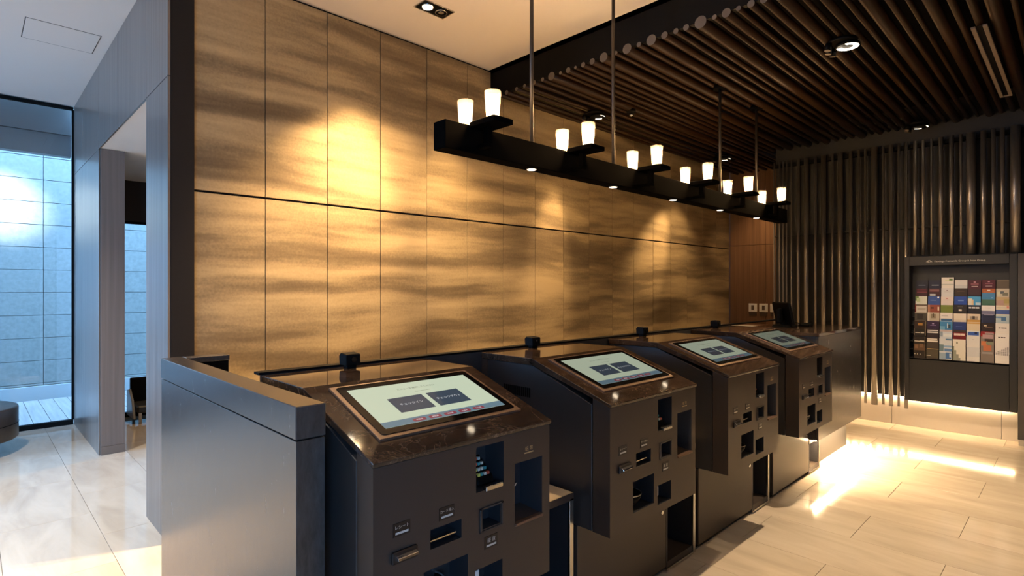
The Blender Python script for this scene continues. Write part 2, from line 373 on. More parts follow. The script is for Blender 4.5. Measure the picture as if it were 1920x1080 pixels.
# passage ceiling and inner walls
struct(box('ceiling_passage', .84, 4.2, 3.92, 7.77, 2.752, 2.80, M['ceil']))
struct(box('wall_passage', 4.2, 4.3, 3.92, 7.77, 0, 2.75, M['wood_warm']))
# ------------------------------------------------------------------ window wall (north-west)
def window(name, x0, x1, z0, z1, nm):
    o = struct(MB().box(x0, x1, 7.785, 7.795, z0, z1, M['glass']).build(name))
    box('sill', x0, x1, 7.75, 7.83, -.01, z0, M['black'], o)
    box('head', x0, x1, 7.765, 7.815, z1, z1+.03, M['black'], o)
    for k in range(nm+1):
        xx = x0+(x1-x0)*k/nm
        box('mullion', xx-.012, xx+.012, 7.765, 7.815, z0, z1, M['black'], o)
    return o
window('window_1', -3.55, .832, .05, 3.46, 3)
window('window_2', 1.045, 4.19, .05, 2.25, 2)
struct(box('trim_1', 1.03, 4.2, 7.76, 7.82, 2.28, 3.5, P('dark_window_header', (.03, .02, .016, 1), .6)))
# glazed lobby side behind the camera's left
struct(box('wall_west_lobby', -3.6, -3.5, -2.8, 5.06, 0, 3.5, bpy.data.materials['warm_grey_wall'] if 'warm_grey_wall' in bpy.data.materials else P('warm_grey_wall', (.26, .225, .195, 1), .7)))
for k in range(3, 4):
    y0 = -2.75+2.62*k
    o = struct(MB().box(-3.565, -3.555, y0+.02, y0+2.60, .06, 3.46, M['glass']).build('window_%d' % (k+1)))
    box('sill', -3.60, -3.52, y0, y0+2.62, -.01, .06, M['black'], o)
    box('mullion', -3.59, -3.53, y0-.02, y0+.02, .06, 3.5, M['black'], o)
o = struct(MB().box(-3.45, -1.25, -2.855, -2.845, .06, 2.78, M['glass']).build('window_3'))
for xx in (-3.45, -2.35, -1.25): box('mullion', xx-.02, xx+.02, -2.88, -2.82, 0, 2.8, M['black'], o)
box('head', -3.45, -1.25, -2.89, -2.81, 2.78, 2.82, M['black'], o); box('sill', -3.45, -1.25, -2.89, -2.81, -.01, .06, M['black'], o)
struct(MB().box(-1.24, 8.6, -2.9, -2.8, 0, 3.5, bpy.data.materials['warm_grey_wall']).box(-3.6, -1.24, -2.9, -2.8, 2.82, 3.5, bpy.data.materials['warm_grey_wall']).build('wall_south'))
# ------------------------------------------------------------------ courtyard outside
struct(box('ground', -16, 14, -12, 20, -.4, -.125, M['ground']))
cy = struct(box('wall_court', -6, 6, 10.2, 10.4, -.12, 4.6, M['grout']))
rows = [.14]+[.4885+.3157*k for k in range(-1, 14)]
rows = sorted(set(round(v, 4) for v in rows if v >= .14))
for k in range(len(rows)-1):
    for c in range(-5, 5):
        x0 = .757+.9*c
        box('stone', x0+.003, x0+.897, 10.165+random.uniform(-.002, .002), 10.2, rows[k]+.003, rows[k+1]-.003, M['outstone'], cy, .002)
box('plinth', -6, 6, 10.12, 10.2, -.12, .135, M['outplain'], cy)
struct(MB().box(-6, 6, 9.80, 10.12, -.12, -.06, M['black']).build('trim_2'))
dk = struct(box('deck', -6, 6, 7.84, 9.80, -.12, -.035, M['black']))
dm = MB().box(.002, .150, 7.85, 9.78, -.034, -.002, M['deck']).build('plank', dk, .002)
for k in range(-12, 12):
    if k == 0: dm.location = (.522, 0, 0)
    else:
        q = dm.copy(); LINK(q); q.location = (.522+.1525*k, 0, 0)
hd = struct(box('trim_3', -6, .83, 7.93, 8.05, 2.97, 4.0, M['outplain']))
box('board', -6, .83, 7.91, 7.93, 3.20, 3.205, M['grout'], hd)

# ------------------------------------------------------------------ east rod wall
we = struct(MB().box(7.30, 7.50, -2.8, 2.70, .32, 3.46, M['charcoal']).build('wall_east'))
struct(box('baseboard_east', 7.34, 7.50, -2.8, 2.70, 0, .32, M['grout']))
bb = [o for o in bpy.data.objects if o.name == 'baseboard_east'][0]
pl = P('pale_stone_plinth', (.60, .54, .48, 1), .3)
for a, b in ((2.70, 1.473), (1.471, .555), (.553, -.4), (-.402, -1.4)):
    box('stone', 7.32, 7.34, b+.001, a-.001, 0, .318, pl, bb)
ls = tag(MB().box(7.303, 7.318, .46, 2.68, .304, .312, M['led']).build('led_strip'), 'glowing warm light strip under the vertical rod wall', 'light strip')
box('channel', 7.300, 7.335, .45, 2.69, .312, .3195, M['steel'], ls)
wr = [(2.682,3.2),(2.618,3.2),(2.575,2.6),(2.535,3),(2.479,3),(2.401,5.5),(2.311,8.5),(2.209,5),(2.123,8.5),(2.027,4),(1.946,8.5),(1.841,6),(1.761,4.2),(1.694,4.5),(1.609,10),(1.525,4),(1.453,6.5),(1.383,4),(1.316,5.5)]
wr2 = [(1.236,6),(1.167,5),(1.096,3.4),(1.018,6.4),(.931,6.4),(.855,3.8),(.776,11.5),(.68,6.8),(.605,5.4),(.539,5.6),(.444,12)]
for y, px in wr:
    rr = px/2*.0062; z0 = .215+random.uniform(-.012, .012)
    MB().rod((7.2, y, z0), (7.2, y, 3.06), rr, M['rod'], 14, M['rodend']).build('rod', we)
for y, px in wr2:
    rr = px/2*.0066
    MB().rod((7.2, y, 1.845), (7.2, y, 3.06), rr, M['rod'], 14, M['rodend']).build('rod', we)
for y in [.36, .29, .21, .14, .05, -.05, -.14]+[-.24-.088*k for k in range(28)]: MB().rod((7.2, y, 1.845), (7.2, y, 3.06), random.uniform(.015, .035), M['rod'], 12).build('rod', we)
box('top_rail', 7.24, 7.30, -2.79, 2.70, 3.0, 3.04, M['black'], we); box('lower_rail', 7.24, 7.30, -2.79, 2.70, 2.14, 2.155, M['charcoal'], we)
struct(MB().box(7.14, 7.30, -2.79, .425, .06, 1.83, P('warm_grey_panel', (.055, .048, .046, 1), .5)).build('trim_4', None, .002))
struct(MB().box(7.155, 7.34, -2.79, .42, 0, .059, P('pale_skirting', (.45, .41, .37, 1), .4)).build('baseboard_2'))
# recess beyond the counter
wr_ = struct(box('wall_recess', 8.42, 8.5, 2.6, 3.92, 0, 3.46, M['wood_warm']))
for a, b, z0, z1 in ((2.70, 3.25, 2.145, 3.4), (3.253, 3.79, 2.145, 3.4), (2.70, 3.25, .0, 2.138), (3.253, 3.79, .0, 2.138)):
    box('panel', 8.40, 8.42, a, b, z0, z1, M['wood_warm'], wr_, .001)
struct(box('wall_side', 7.5, 8.5, 2.6, 2.70, 0, 3.46, M['wood_warm']))
for nm, y, lb in (('switch_plate', 3.436, 'white square switch plate on brown recess wall, left of the row'), ('switch_plate', 3.280, 'white square switch plate on brown recess wall, middle of the row'), ('switch_plate', 3.124, 'white square switch plate beside the rods, half hidden by the monitor')):
    o = tag(box(nm, 8.391, 8.40, y-.062, y+.062, 1.145, 1.268, M['white'], None, .003), lb, 'switch', 'switch plates on the recess wall')
    box('rocker', 8.386, 8.391, y-.020, y+.020, 1.172, 1.242, P('rocker_brown', (.10, .07, .05, 1), .4) if nm+'r' not in M else M[nm+'r'], o, .001)
    box('label_plate', 8.394, 8.3995, y-.055, y+.055, 1.085, 1.135, P('bronze_plate', (.05, .03, .022, 1), .4), o)
bs = thing('back_worktop', (8.2, 3.4, 0), 'narrow staff worktop with pale front edge below the switch plates', 'worktop')
box('top', -.2, .19, -.55, .38, .94, .965, M['wood_warm'], bs, .002); box('lit_edge', -.208, -.2, -.55, .38, .94, .965, M['white'], bs)  # white edge has the light on the worktop front painted in
box('body', -.15, .18, -.53, .36, 0, .94, M['wood_warm'], bs)

# ------------------------------------------------------------------ partition slab at the left end of the counter
ps = thing('counter_partition', (.70, 2.3, 0), 'low dark stone partition wall closing the left end of the counter', 'partition')
def L(x0, x1, y0, y1, z0, z1, m, nm, par, ox, oy, bevel=0): return box(nm, x0-ox, x1-ox, y0-oy, y1-oy, z0, z1, m, par, bevel)
L(.657, .742, 1.535, 3.05, 0, 1.069, M['slab'], 'lower_panel', ps, .70, 2.3, .0015)
L(.655, .744, 1.533, 3.052, 1.073, 1.167, M['slab'], 'cap', ps, .70, 2.3, .0025)
L(.745, .934, 2.985, 3.05, 0, 1.140, M['black'], 'return_panel', ps, .70, 2.3)  # black colour puts in the shade of this unlit panel
L(.745, .936, 2.975, 3.052, 1.141, 1.167, M['slab'], 'return_cap', ps, .70, 2.3, .002)

# ------------------------------------------------------------------ kiosk
KX = [.793, 1.888, 2.983, 4.078]; KW = .722; YF = 1.355
klabel = ['nearest self-service check-in kiosk with bright screen beside the stone partition', 'second self-service kiosk from the partition, white glint on its screen corner',
          'third self-service kiosk from the partition, between two others', 'farthest self-service kiosk beside the plain end of the reception counter']
def kiosk():
    t = thing('check_in_kiosk', (KX[0], YF, 0), klabel[0], 'kiosk', 'self-service kiosks in a row')
    K = M['kiosk']; D = M['kshade']
    holes = [(.371, .493, .843, .988, .13), (.545, .683, .690, .898, .09), (.398, .478, .718, .780, .06), (.192, .311, .720, .779, .08),
             (.168, .337, .525, .661, .17), (.367, .487, .505, .595, .12)]
    xs = sorted({0, KW, *[h[0] for h in holes], *[h[1] for h in holes]}); zs = sorted({.47, 1.004, *[h[2] for h in holes], *[h[3] for h in holes]})
    b = MB(); i = b.mi(K); V = {}
    def v(x, z):
        if (x, z) not in V: V[x, z] = b.bm.verts.new((x, 0, z))
        return V[x, z]
    for x0, x1 in zip(xs, xs[1:]):
        for z0, z1 in zip(zs, zs[1:]):
            cx, cz = (x0+x1)/2, (z0+z1)/2
            if any(h[0] < cx < h[1] and h[2] < cz < h[3] for h in holes): continue
            b.bm.faces.new((v(x0, z0), v(x1, z0), v(x1, z1), v(x0, z1))).material_index = i
    # outer shell of the front housing
    yb = .088
    b.face([(0, 0, .47), (0, 0, 1.004), (0, yb, 1.035), (0, yb, .47)], K); b.face([(KW, 0, .47), (KW, yb, .47), (KW, yb, 1.035), (KW, 0, 1.004)], K)
    b.face([(0, 0, .47), (0, yb, .47), (KW, yb, .47), (KW, 0, .47)], K); b.face([(0, 0, 1.004), (KW, 0, 1.004), (KW, yb, 1.035), (0, yb, 1.035)], K)
    o = b.build('front_housing', t)
    # recess liners
    for n, (x0, x1, z0, z1, d) in zip(('card_reader_recess', 'banknote_recess', 'coin_inlet', 'receipt_recess', 'coin_tray_recess', 'receipt_outlet'), holes):
        q = MB(); s = .022 if n == 'banknote_recess' else 0
        F = [(x0, 0, z0), (x1, 0, z0), (x1, 0, z1), (x0, 0, z1)]; B_ = [(x0+s, d, z0+s), (x1-s, d, z0+s), (x1-s, d, z1-s), (x0+s, d, z1-s)]
        for k in range(4): q.face([F[k], F[(k+1) % 4], B_[(k+1) % 4], B_[k]], M['kiosk'] if (n == 'banknote_recess' and k == 0) else D)
        q.face(B_, D)
        e = q.build(n, t)
        if n == 'card_reader_recess':
            p = MB(); prof = [(.02, z0+.012), (.05, z0+.012), (.115, z0+.075), (.10, z0+.09), (.022, z0+.03)]
            p.prism(prof, 'x', x0+.026, x1-.028, M['black']); kp = p.build('keypad', e, .002)
            r = MB(); rnd = random.Random(3)
            cols = [paper(c) for c in ((210, 190, 90), (70, 150, 150), (200, 195, 180), (200, 90, 70), (220, 210, 190))]
            for ii in range(4):
                for jj in range(4):
                    yy = .034+.016*jj; zz = z0+.041+.0123*jj
                    r.box(x0+.034+.0135*ii, x0+.044+.0135*ii, yy-.004, yy+.005, zz-.006, zz+.004, cols[(ii*jj+ii) % 5])
            r.build('key', e)['kind'] = 'stuff'
            box('card_slot_lip', x0+.036, x1-.01, -.010, .012, z0-.004, z0+.012, M['steel'], e, .003)
            box('card', x0+.002, x0+.020, .07, .072, z0+.055, z0+.09, M['white'], e)
        if n == 'banknote_recess':
            box('ledge', x0, x1, -.008, .012, z0-.006, z0+.004, M['bezel'], e, .002)
            MB().rod(((x0+x1)/2-.008, .07, (z0+z1)/2-.01), ((x0+x1)/2+.006, .066, (z0+z1)/2+.008), .004, M['chrome'], 8).build('slot_light', e)
        if n == 'receipt_recess':
            box('lip', x0+.006, x1-.012, .012, .05, z0+.016, z0+.020, M['steel'], e)
        if n == 'coin_tray_recess':
            c = (x0+.05, .07, z0+.012)
            MB().lathe([(.0, .0), (.045, .004), (.063, .03), (.068, .05), (.064, .05), (.058, .032), (.04, .01), (.0, .006)], c, M['black'], 24).build('coin_cup', e)
            MB().lathe([(.066, .049), (.0705, .051), (.0705, .055), (.066, .055), (.066, .049)], c, M['chrome'], 24).build('cup_rim', e)
            MB().prism([(x0+.004, z0+.075), (x0+.058, z0+.06), (x0+.052, z0+.115), (x0+.04, z0+.09), (x0+.008, z0+.098)], 'y', .155, .16, M['steel']).build('chute_plate', e)
        if n == 'receipt_outlet':
            box('receipt_roll', x0+.004, x0+.030, .012, .06, z0+.034, z1-.008, M['white'], e, .004)
    # shallow frame of the coin inlet
    fr = MB(); x0, x1, z0, z1 = .386, .490, .708, .788
    for a in ((x0, x1, z1-.006, z1), (x0, x1, z0, z0+.006), (x0, x0+.008, z0, z1), (x1-.008, x1, z0, z1)): fr.box(a[0], a[1], -.004, .001, a[2], a[3], M['kside'])
    fr.build('coin_inlet_frame', t, .001)
    # chrome card slot
    cs = MB().box(.056, .142, -.010, .001, .722, .756, M['label']).build('card_slot', t, .003)
    MB().prism([(-.022, .735), (-.008, .731), (-.008, .746), (-.020, .741)], 'x', .068, .136, M['chrome']).build('slot_lip', cs, .001)
    # printed plates
    for nm, x0, x1, z0, z1, s, sz in (('label_plate', .063, .120, .796, .834, 'レシート', .0125), ('label_plate', .224, .282, .796, .834, 'カード挿入', .0108), ('label_plate', .407, .463, .650, .690, '硬 貨', .016)):
        q = box(nm, x0, x1, -.0015, .0, z0, z1, M['label'], t)
        text(s, sz, M['ink'], 'label_text', q, frame(((x0+x1)/2, -.0024, z0+.025), (1, 0, 0), (0, 0, 1)))
        box('label_bar', x0+.007, x1-.007, -.0024, -.0015, z0+.006, z0+.012, M['ink'], q)
    q = box('label_bar', .592, .636, -.001, .0, .9225, .9265, M['gold'], t)
    text('紙 幣', .0175, M['gold'], 'label_text', q, frame((.614, -.0012, .938), (1, 0, 0), (0, 0, 1)))
    # rear body
    MB().prism([(.094, .47), (.797, .47), (.797, 1.138), (.441, 1.138), (.094, 1.006)], 'x', .001, KW-.001, M['kside']).build('body', t, .002)
    v_ = MB()
    for k in range(14): v_.box(-.001, .0005, .455+.013*k, .463+.013*k, .985, 1.03, M['black'])
    v_.build('vent', t)
    box('rear_post', -.002, .004, .752, .797, .47, 1.136, M['kiosk'], t)
    # stone top
    MB().prism([(-.008, 1.020), (.438, 1.171), (.797, 1.171), (.797, 1.139), (.443, 1.139), (-.006, 1.0065)], 'x', -.004, KW+.004, M['marble']).build('stone_top', t, .0025, 2)
    # screen module on the slope
    A = Vector((0, -.008, 1.020)); d = Vector((0, .446, .151)).normalized(); n = Vector((0, -d.z, d.y))
    F = frame(A, (1, 0, 0), d)
    def plate(nm, u0, u1, v0, v1, h0, h1, m, par, bev=0, rr=0, local=True):
        b = MB()
        if rr:
            pts = []
            for cx, cy, a0 in ((u1-rr, v1-rr, 0), (u0+rr, v1-rr, 90), (u0+rr, v0+rr, 180), (u1-rr, v0+rr, 270)):
                for k in range(5):
                    a = math.radians(a0+22.5*k); pts.append((cx+rr*math.cos(a), cy+rr*math.sin(a)))
            b.prism(pts, 'z', h0, h1, m)
        else: b.box(u0, u1, v0, v1, h0, h1, m)
        o = b.build(nm, par, bev)
        if local: o.matrix_local = F
        return o
    fr = plate('screen_frame', .069, .655, .093, .436, -.004, .007, M['bezel'], t, .0015)
    plate('screen_glass', .086, .640, .110, .424, .0071, .0095, M['glassblack'], t, .0005, .012)
    sc = plate('display', .113, .612, .138, .394, .0096, .0100, M['scr'], t)
    plate('button', .212, .350, .2065, .301, .0101, .0104, M['scr_btn'], sc, local=False); plate('button', .370, .508, .2065, .301, .0101, .0104, M['scr_btn'], sc, local=False)
    plate('menu_bar', .113, .612, .138, .170, .0101, .0103, M['scr_bar'], sc, local=False)
    for k in range(5):
        u = .246+.0622*k; plate('menu_button', u-.0245, u+.0245, .143, .160, .0104, .0106, M['scr_red'], sc, rr=.005, local=False)
        text(('中国語', '韓国語', '日本語', 'English', 'その他')[k], .0085, M['scr_txt'], 'button_text', sc, Matrix.Translation((u, .1515, .0108)))
    text('チェックイン', .0155, M['scr_txt'], 'button_text', sc, Matrix.Translation((.281, .2535, .0107)))
    text('チェックアウト', .0155, M['scr_txt'], 'button_text', sc, Matrix.Translation((.439, .2535, .0107)))
    text('メニューを選択してください', .0125, M['scr_ink'], 'heading_text', sc, Matrix.Translation((.362, .352, .0102)))
    text('Please select a menu', .0075, M['scr_ink'], 'heading_text', sc, Matrix.Translation((.372, .325, .0102)))
    return t
k0 = kiosk()
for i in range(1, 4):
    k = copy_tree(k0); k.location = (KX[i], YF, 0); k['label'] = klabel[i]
    dim = (1, .62, .45, .22)[i]                       # viewing-angle falloff is put into each display's emission
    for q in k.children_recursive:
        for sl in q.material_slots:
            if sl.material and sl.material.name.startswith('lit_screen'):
                nm = sl.material.name.split('.')[0]+'_%s' % ('', 'medium', 'low', 'steep_angle')[i]
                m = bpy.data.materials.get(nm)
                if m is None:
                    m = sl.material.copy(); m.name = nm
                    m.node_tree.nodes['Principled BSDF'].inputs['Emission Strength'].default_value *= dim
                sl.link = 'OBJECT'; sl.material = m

# ------------------------------------------------------------------ base cabinets below the kiosks
YB = 1.53; NO = [1.056, 1.040, 1.010, .990]
blab = ['dark base cabinet under the nearest kiosk with pale lit shelf top', 'dark base cabinet with lock and open bay under the second kiosk',
        'dark base cabinet with open bay under the third kiosk', 'base cabinet under the farthest kiosk, its open bay glowing']
for i, x in enumerate(KX):
    t = thing('base_cabinet', (x, YB, 0), blab[i], 'cabinet', 'base cabinets under the kiosks')
    e = NO[i]; hb_ = .60 if i < 3 else .258
    box('plinth', .01, e-.01, .03, .55, 0, .045, M['black'], t)
    box('carcass', .005, .742, .018, .56, .045, .462, M['kside'], t)
    d = box('door', .004, .742, 0, .017, .03, .468, M['kiosk'], t, .0015)
    MB().rod((.70, -.005, .33), (.70, .002, .33), .010, M['chrome'], 12).build('lock', d)
    b = MB()
    b.box(.745, .757, .0, .56, .02, hb_, D_ := M['kshade']).box(e-.012, e, .006, .56, .02, hb_, D_).box(.757, e-.012, .54, .56, .02, hb_, D_)
    b.build('bay_lining', t)
    box('bay_floor', .757, e-.012, .004, .54, .02, .05, M['kiosk'], t)
    box('bay_top', .744, e+(.012 if i < 3 else 0), -.002, .62 if i < 3 else .56, hb_+.002, hb_+.022, NOISY('pale_shelf', [(.3, (.45, .36, .25, 1)), (.7, (.55, .45, .32, 1))], (2, 14, 1), 2, 3, 0, .35, .4) if i == 0 else bpy.data.materials['pale_shelf'], t, .001)
    f = MB().box(e-.014, e+.010, -.006, .006, .01, hb_, M['steel']).box(.744, e-.014, -.006, .004, .008, .022, M['steel']).build('steel_frame', t, .001)
    box('frame_head', .744, e+(.012 if i < 3 else 0), -.006, -.002, hb_-.008, hb_+.022, M['kiosk'], t)

# ------------------------------------------------------------------ reception counter (plain right end, long rear panel)
rc = thing('reception_counter', (5.4, 1.8, 0), 'dark reception counter running behind the kiosks to a plain far end', 'counter')
def R(nm, x0, x1, y0, y1, z0, z1, m, bv=0): return L(x0, x1, y0, y1, z0, z1, m, nm, rc, 5.4, 1.8, bv)
R('front_panel', 4.826, 6.06, 1.46, 1.48, .285, 1.112, M['slab'], .002)
R('body', 4.826, 6.055, 1.481, 2.15, .285, 1.112, M['kside'])
R('counter_top', 4.82, 6.065, 1.452, 2.155, 1.113, 1.140, M['marble'], .002)
R('base', 5.08, 6.04, 1.58, 2.12, 0, .284, M['kside'])
R('back_panel', .80, 4.81, 2.155, 2.20, 0, 1.172, M['kside'])
R('rear_rail', .78, 6.06, 2.155, 2.205, 1.1725, 1.182, M['black'])
led = MB().box(4.86, 6.03, 1.488, 1.508, .272, .284, M['led2']).build('led_strip')
led.parent = rc; led.location = (-5.4, -1.8, 0); led['label'] = 'glowing strip under the counter overhang'
for i, s in enumerate(('nearest', 'second', 'third', 'farthest')):
    cx = KX[i]+.335
    t = thing('sensor_camera', (cx, 2.11, 1.1715), 'small black camera block on counter rear edge behind the %s kiosk' % s, 'camera', 'black camera blocks along the counter')
    MB().prism([(-.03, .012), (.03, .012), (.034, .05), (.022, .062), (-.028, .058)], 'x', -.032, .032, M['black']).build('housing', t, .003)
    box('foot', -.02, .02, -.016, .016, 0, .012, M['black'], t); MB().rod((0, -.036, .036), (0, -.029, .036), .011, M['glassblack'], 14).build('lens', t)

# monitor on the counter
t = thing('counter_monitor', (5.42, 1.92, 1.1405), 'black tilted monitor seen from behind on the far counter top', 'monitor')
sc_ = MB().box(-.14, .14, -.012, .012, 0, .205, M['black']).build('screen_panel', t, .006); sc_.matrix_local = Matrix.Translation((0, 0, .025)) @ Matrix.Rotation(math.radians(50), 4, 'Z') @ Matrix.Rotation(math.radians(-12), 4, 'X')
hb = MB().box(-.10, .10, .012, .045, .04, .17, M['black']).build('rear_cover', t, .006); hb.matrix_local = sc_.matrix_local
MB().prism([(-.09, 0), (.09, 0), (.06, .02), (-.06, .02)], 'y', -.08, .09, M['black']).build('stand', t, .003)
MB().box(-.03, .03, -.02, .02, .015, .08, M['black']).build('neck', t)
t = thing('card_terminal', (5.66, 1.82, 1.1405), 'low black card terminal with cable right of the monitor', 'terminal')
MB().prism([(-.06, 0), (.06, 0), (.06, .03), (-.06, .014)], 'y', -.045, .045, M['black']).build('body', t, .003)
cb = MB(); pts = [Vector((.06+.012*k-.18, .05+.02*math.sin(k*.9), .006+.03*max(0, math.sin(k*.55)))) for k in range(12)]
for a, b in zip(pts, pts[1:]): cb.rod(a, b, .004, M['black'], 6)
cb.build('cable', t)

# ------------------------------------------------------------------ pendant chandelier
pn = thing('beam_chandelier', (2.56, 1.443, 2.17), 'long black beam chandelier with paired candle glasses above the counter', 'chandelier')
OX, OY = 2.56, 1.443
def PB(nm, x0, x1, y0, y1, z0, z1, m, par, bv=0): return box(nm, x0-OX, x1-OX, y0-OY, y1-OY, z0-2.17, z1-2.17, m, par, bv)
# pixel-true positions are in scene metres (x along the wall)
BX0, BX1 = 1.625, 6.03
by0, by1, bz0, bz1 = 2.117, 2.212, 2.170, 2.307
OX, OY = (BX0+BX1)/2, 2.165; pn.location = (OX, OY, 2.17)
PB('beam', BX0, BX1, by0, by1, bz0, bz1, M['beam'], pn, .003)
for x, top in ((2.271, 3.5), (3.053, 3.5), (4.608, 3.23), (5.37, 3.23)):
    r = MB().rod((x-OX, 0, bz1-2.17-.01), (x-OX, 0, top-2.17), .0115, M['prod'], 12).build('rod', pn)
    MB().rod((x-OX, 0, top-2.17-.03), (x-OX, 0, top-2.17), .055, M['beam'], 20).build('canopy', r)
for x in (2.271, 3.053, 3.825, 4.608, 5.37):
    q = MB().rod((x-OX, 0, -.004), (x-OX, 0, .004), .030, M['rodend'], 20).build('downlight_ring', pn)
    MB().rod((x-OX, 0, -.0055), (x-OX, 0, -.0042), .025, M['glow'], 20).build('lamp_face', q)
sh = None
for k, x in enumerate((1.785, 2.530, 3.272, 4.002, 4.742, 5.490)):
    b = PB('bracket', x-.012, x+.115, 1.935, 2.1155, 2.294, 2.320, M['beam'], pn, .002)
    PB('bracket_post', x+.035, x+.069, 2.032, 2.066, 2.215, 2.294, M['beam'], b, .002)
    PB('bracket_foot', x+.035, x+.069, 2.032, 2.116, 2.195, 2.2145, M['beam'], b, .002)
    for dx, y, z in ((0, 2.160, 2.3085), (.030, 1.990, 2.3215)):
        if sh is None:
            prof = [(.0, .0), (.028, .0), (.031, .004), (.0405, .128), (.0382, .128), (.0292, .008), (.0, .008)]
            sh = MB().lathe(prof, (0, 0, 0), M['frost'], 28).build('candle_glass', pn)
            bu = MB().lathe([(0, .014), (.014, .018), (.0205, .040), (.018, .066), (.008, .088), (0, .092)], (0, 0, 0), M['bulb'], 14).build('bulb', sh)
            MB().lathe([(0, .0082), (.016, .0082), (.016, .016), (0, .016)], (0, 0, 0), M['gold'], 14).build('socket', sh)
            g_ = sh
        else: g_ = copy_tree(sh)
        g_.location = (x+dx-OX, y-OY, z-2.17)

# ------------------------------------------------------------------ ceiling fixtures
t = thing('recessed_downlight', (2.39, 3.24, 3.5), 'twin recessed gimbal downlight with steel trim in the white ceiling', 'downlight')
fr = MB()
for a in ((-.13, .13, -.072, -.064), (-.13, .13, .064, .072), (-.13, -.122, -.064, .064), (.122, .13, -.064, .064)): fr.box(a[0], a[1], a[2], a[3], -.008, .0, M['steel'])
fr.build('trim', t, .001); box('housing', -.122, .122, -.064, .064, -.003, -.0005, M['black'], t)
for x, m in ((-.06, 'glow2'), (.06, 'chrome')):
    q = MB().lathe([(.040, -.012), (.044, -.012), (.046, -.003), (.040, -.003), (.040, -.012)], (x, 0, 0), M['chrome'], 20).build('gimbal_ring', t)
    MB().rod((x, 0, -.010), (x, 0, -.0045), .036 if m == 'glow2' else .02, M[m], 20).build('lamp', q)
for (x, y), lb in (((4.38, 3.33), 'black cluster spotlight in slatted ceiling above the second candle pair'), ((7.0, 3.26), 'black cluster spotlight in slatted ceiling near the far wall panels'),
                   ((4.33, 1.16), 'brightest black cluster spotlight in the middle of the slatted ceiling'), ((7.05, 1.20), 'black cluster spotlight in slatted ceiling close to the rod wall')):
    t = thing('cluster_spotlight', (x, y, 3.17), lb, 'spotlight', 'cluster spotlights in the slatted ceiling')
    MB().rod((0, 0, .02), (0, 0, .04), .095, M['black'], 24).build('mount_plate', t)
    MB().lathe([(.0, .016), (.075, .012), (.078, -.004), (.07, -.004), (.055, .008), (.0, .008)], (.02, -.03, 0), M['black'], 24).build('lamp_housing', t)
    a = MB(); n = 18
    big = x < 5 and y < 2; ri = .034 if big else .058
    for k in range(n):
        if k in (5, 6, 7, 8) or (not big and k % 6 > 2): continue
        a0, a1 = 2*PI*k/n, 2*PI*(k+1)/n
        a.face([(.02+ri*math.cos(a0), -.03+ri*math.sin(a0), -.001), (.02+.068*math.cos(a0), -.03+.068*math.sin(a0), -.003), (.02+.068*math.cos(a1), -.03+.068*math.sin(a1), -.003), (.02+ri*math.cos(a1), -.03+ri*math.sin(a1), -.001)], M['glow2' if big else 'glow'])
    a.build('reflector', t)
    for dx, dy in ((-.075, .07), (-.01, .085), (.06, .075)):
        MB().rod((dx, dy, -.03), (dx*.9, dy*.9, .02), .020, M['black'], 12, M['rodend']).build('small_lamp', t)
t = thing('linear_diffuser', (5.6, .465, 3.20), 'long pale twin-slot air diffuser running along the slatted ceiling', 'diffuser')
for y in (-.030, .030): box('slot_rail', -.92, .94, y-.012, y+.012, -.012, .0, M['rodend'], t, .002)
box('slot', -.92, .94, -.017, .017, -.002, .0, M['black'], t); box('end_cap', .94, .955, -.042, .042, -.012, .0, M['rodend'], t)
t = thing('ceiling_sensor', (4.58, 3.04, 3.19), 'small round black sensor hanging under the slatted ceiling', 'sensor')
MB().rod((0, 0, -.005), (0, 0, .03), .045, M['black'], 16).build('base', t); MB().lathe([(0, -.035), (.012, -.033), (.018, -.02), (.018, -.004), (0, -.004)], (0, 0, 0), M['chrome'], 12).build('sensor_tip', t)

# ------------------------------------------------------------------ brochure rack
rk = thing('brochure_rack', (7.2, .877, .31), 'charcoal built-in brochure rack with white header lettering on the rod wall', 'rack')
RY0, RY1 = .428, 1.318
def RK(nm, x0, x1, y0, y1, z0, z1, m, bv=0): return box(nm, x0-7.2, x1-7.2, y0-.877, y1-.877, z0-.31, z1-.31, m, rk, bv)
CH = P('rack_charcoal', (.012, .0125, .0145, 1), .5, bump=.02)
RK('side_panel', 7.13, 7.298, 1.276, RY1, .312, 1.828, CH, .002); RK('side_panel', 7.13, 7.298, RY0, .484, .312, 1.828, CH, .002)
RK('header', 7.128, 7.298, .4845, 1.2755, 1.735, 1.828, CH, .001); RK('lower_panel', 7.128, 7.298, .4845, 1.2755, .312, .752, CH, .001)
RK('back_board', 7.290, 7.2985, .4845, 1.2755, .753, 1.734, CH)
q = RK('header_plate', 7.1272, 7.128, .62, 1.14, 1.75, 1.80, CH)
text('Kandogu Fremantle Group & Inter Group', .0238, M['ink'], 'header_text', q, frame((7.1262-7.2, 1.062-.877, 1.774-.31), (0, -1, 0), (0, 0, 1)), 'LEFT')
lg = MB(); c = (1.105-.877, 1.774-.31); X = 7.1262-7.2
for r0, r1, a0, a1 in ((.010, .0145, -30, 250), (.004, .0075, 60, 330)):
    for k in range(12):
        A0, A1 = math.radians(a0+(a1-a0)*k/12), math.radians(a0+(a1-a0)*(k+1)/12)
        lg.face([(X, c[0]-r*math.cos(a), c[1]+r*math.sin(a)) for r, a in ((r0, A0), (r1, A0), (r1, A1), (r0, A1))][::-1], M['ink'])
for s in (-1, 1):
    lg.face([(X, c[0]-s*.012, c[1]-.002*s), (X, c[0]-s*.026, c[1]-.007), (X, c[0]-s*.024, c[1]-.001), (X, c[0]-s*.013, c[1]+.004)], M['ink'])
lg.build('header_logo', q)
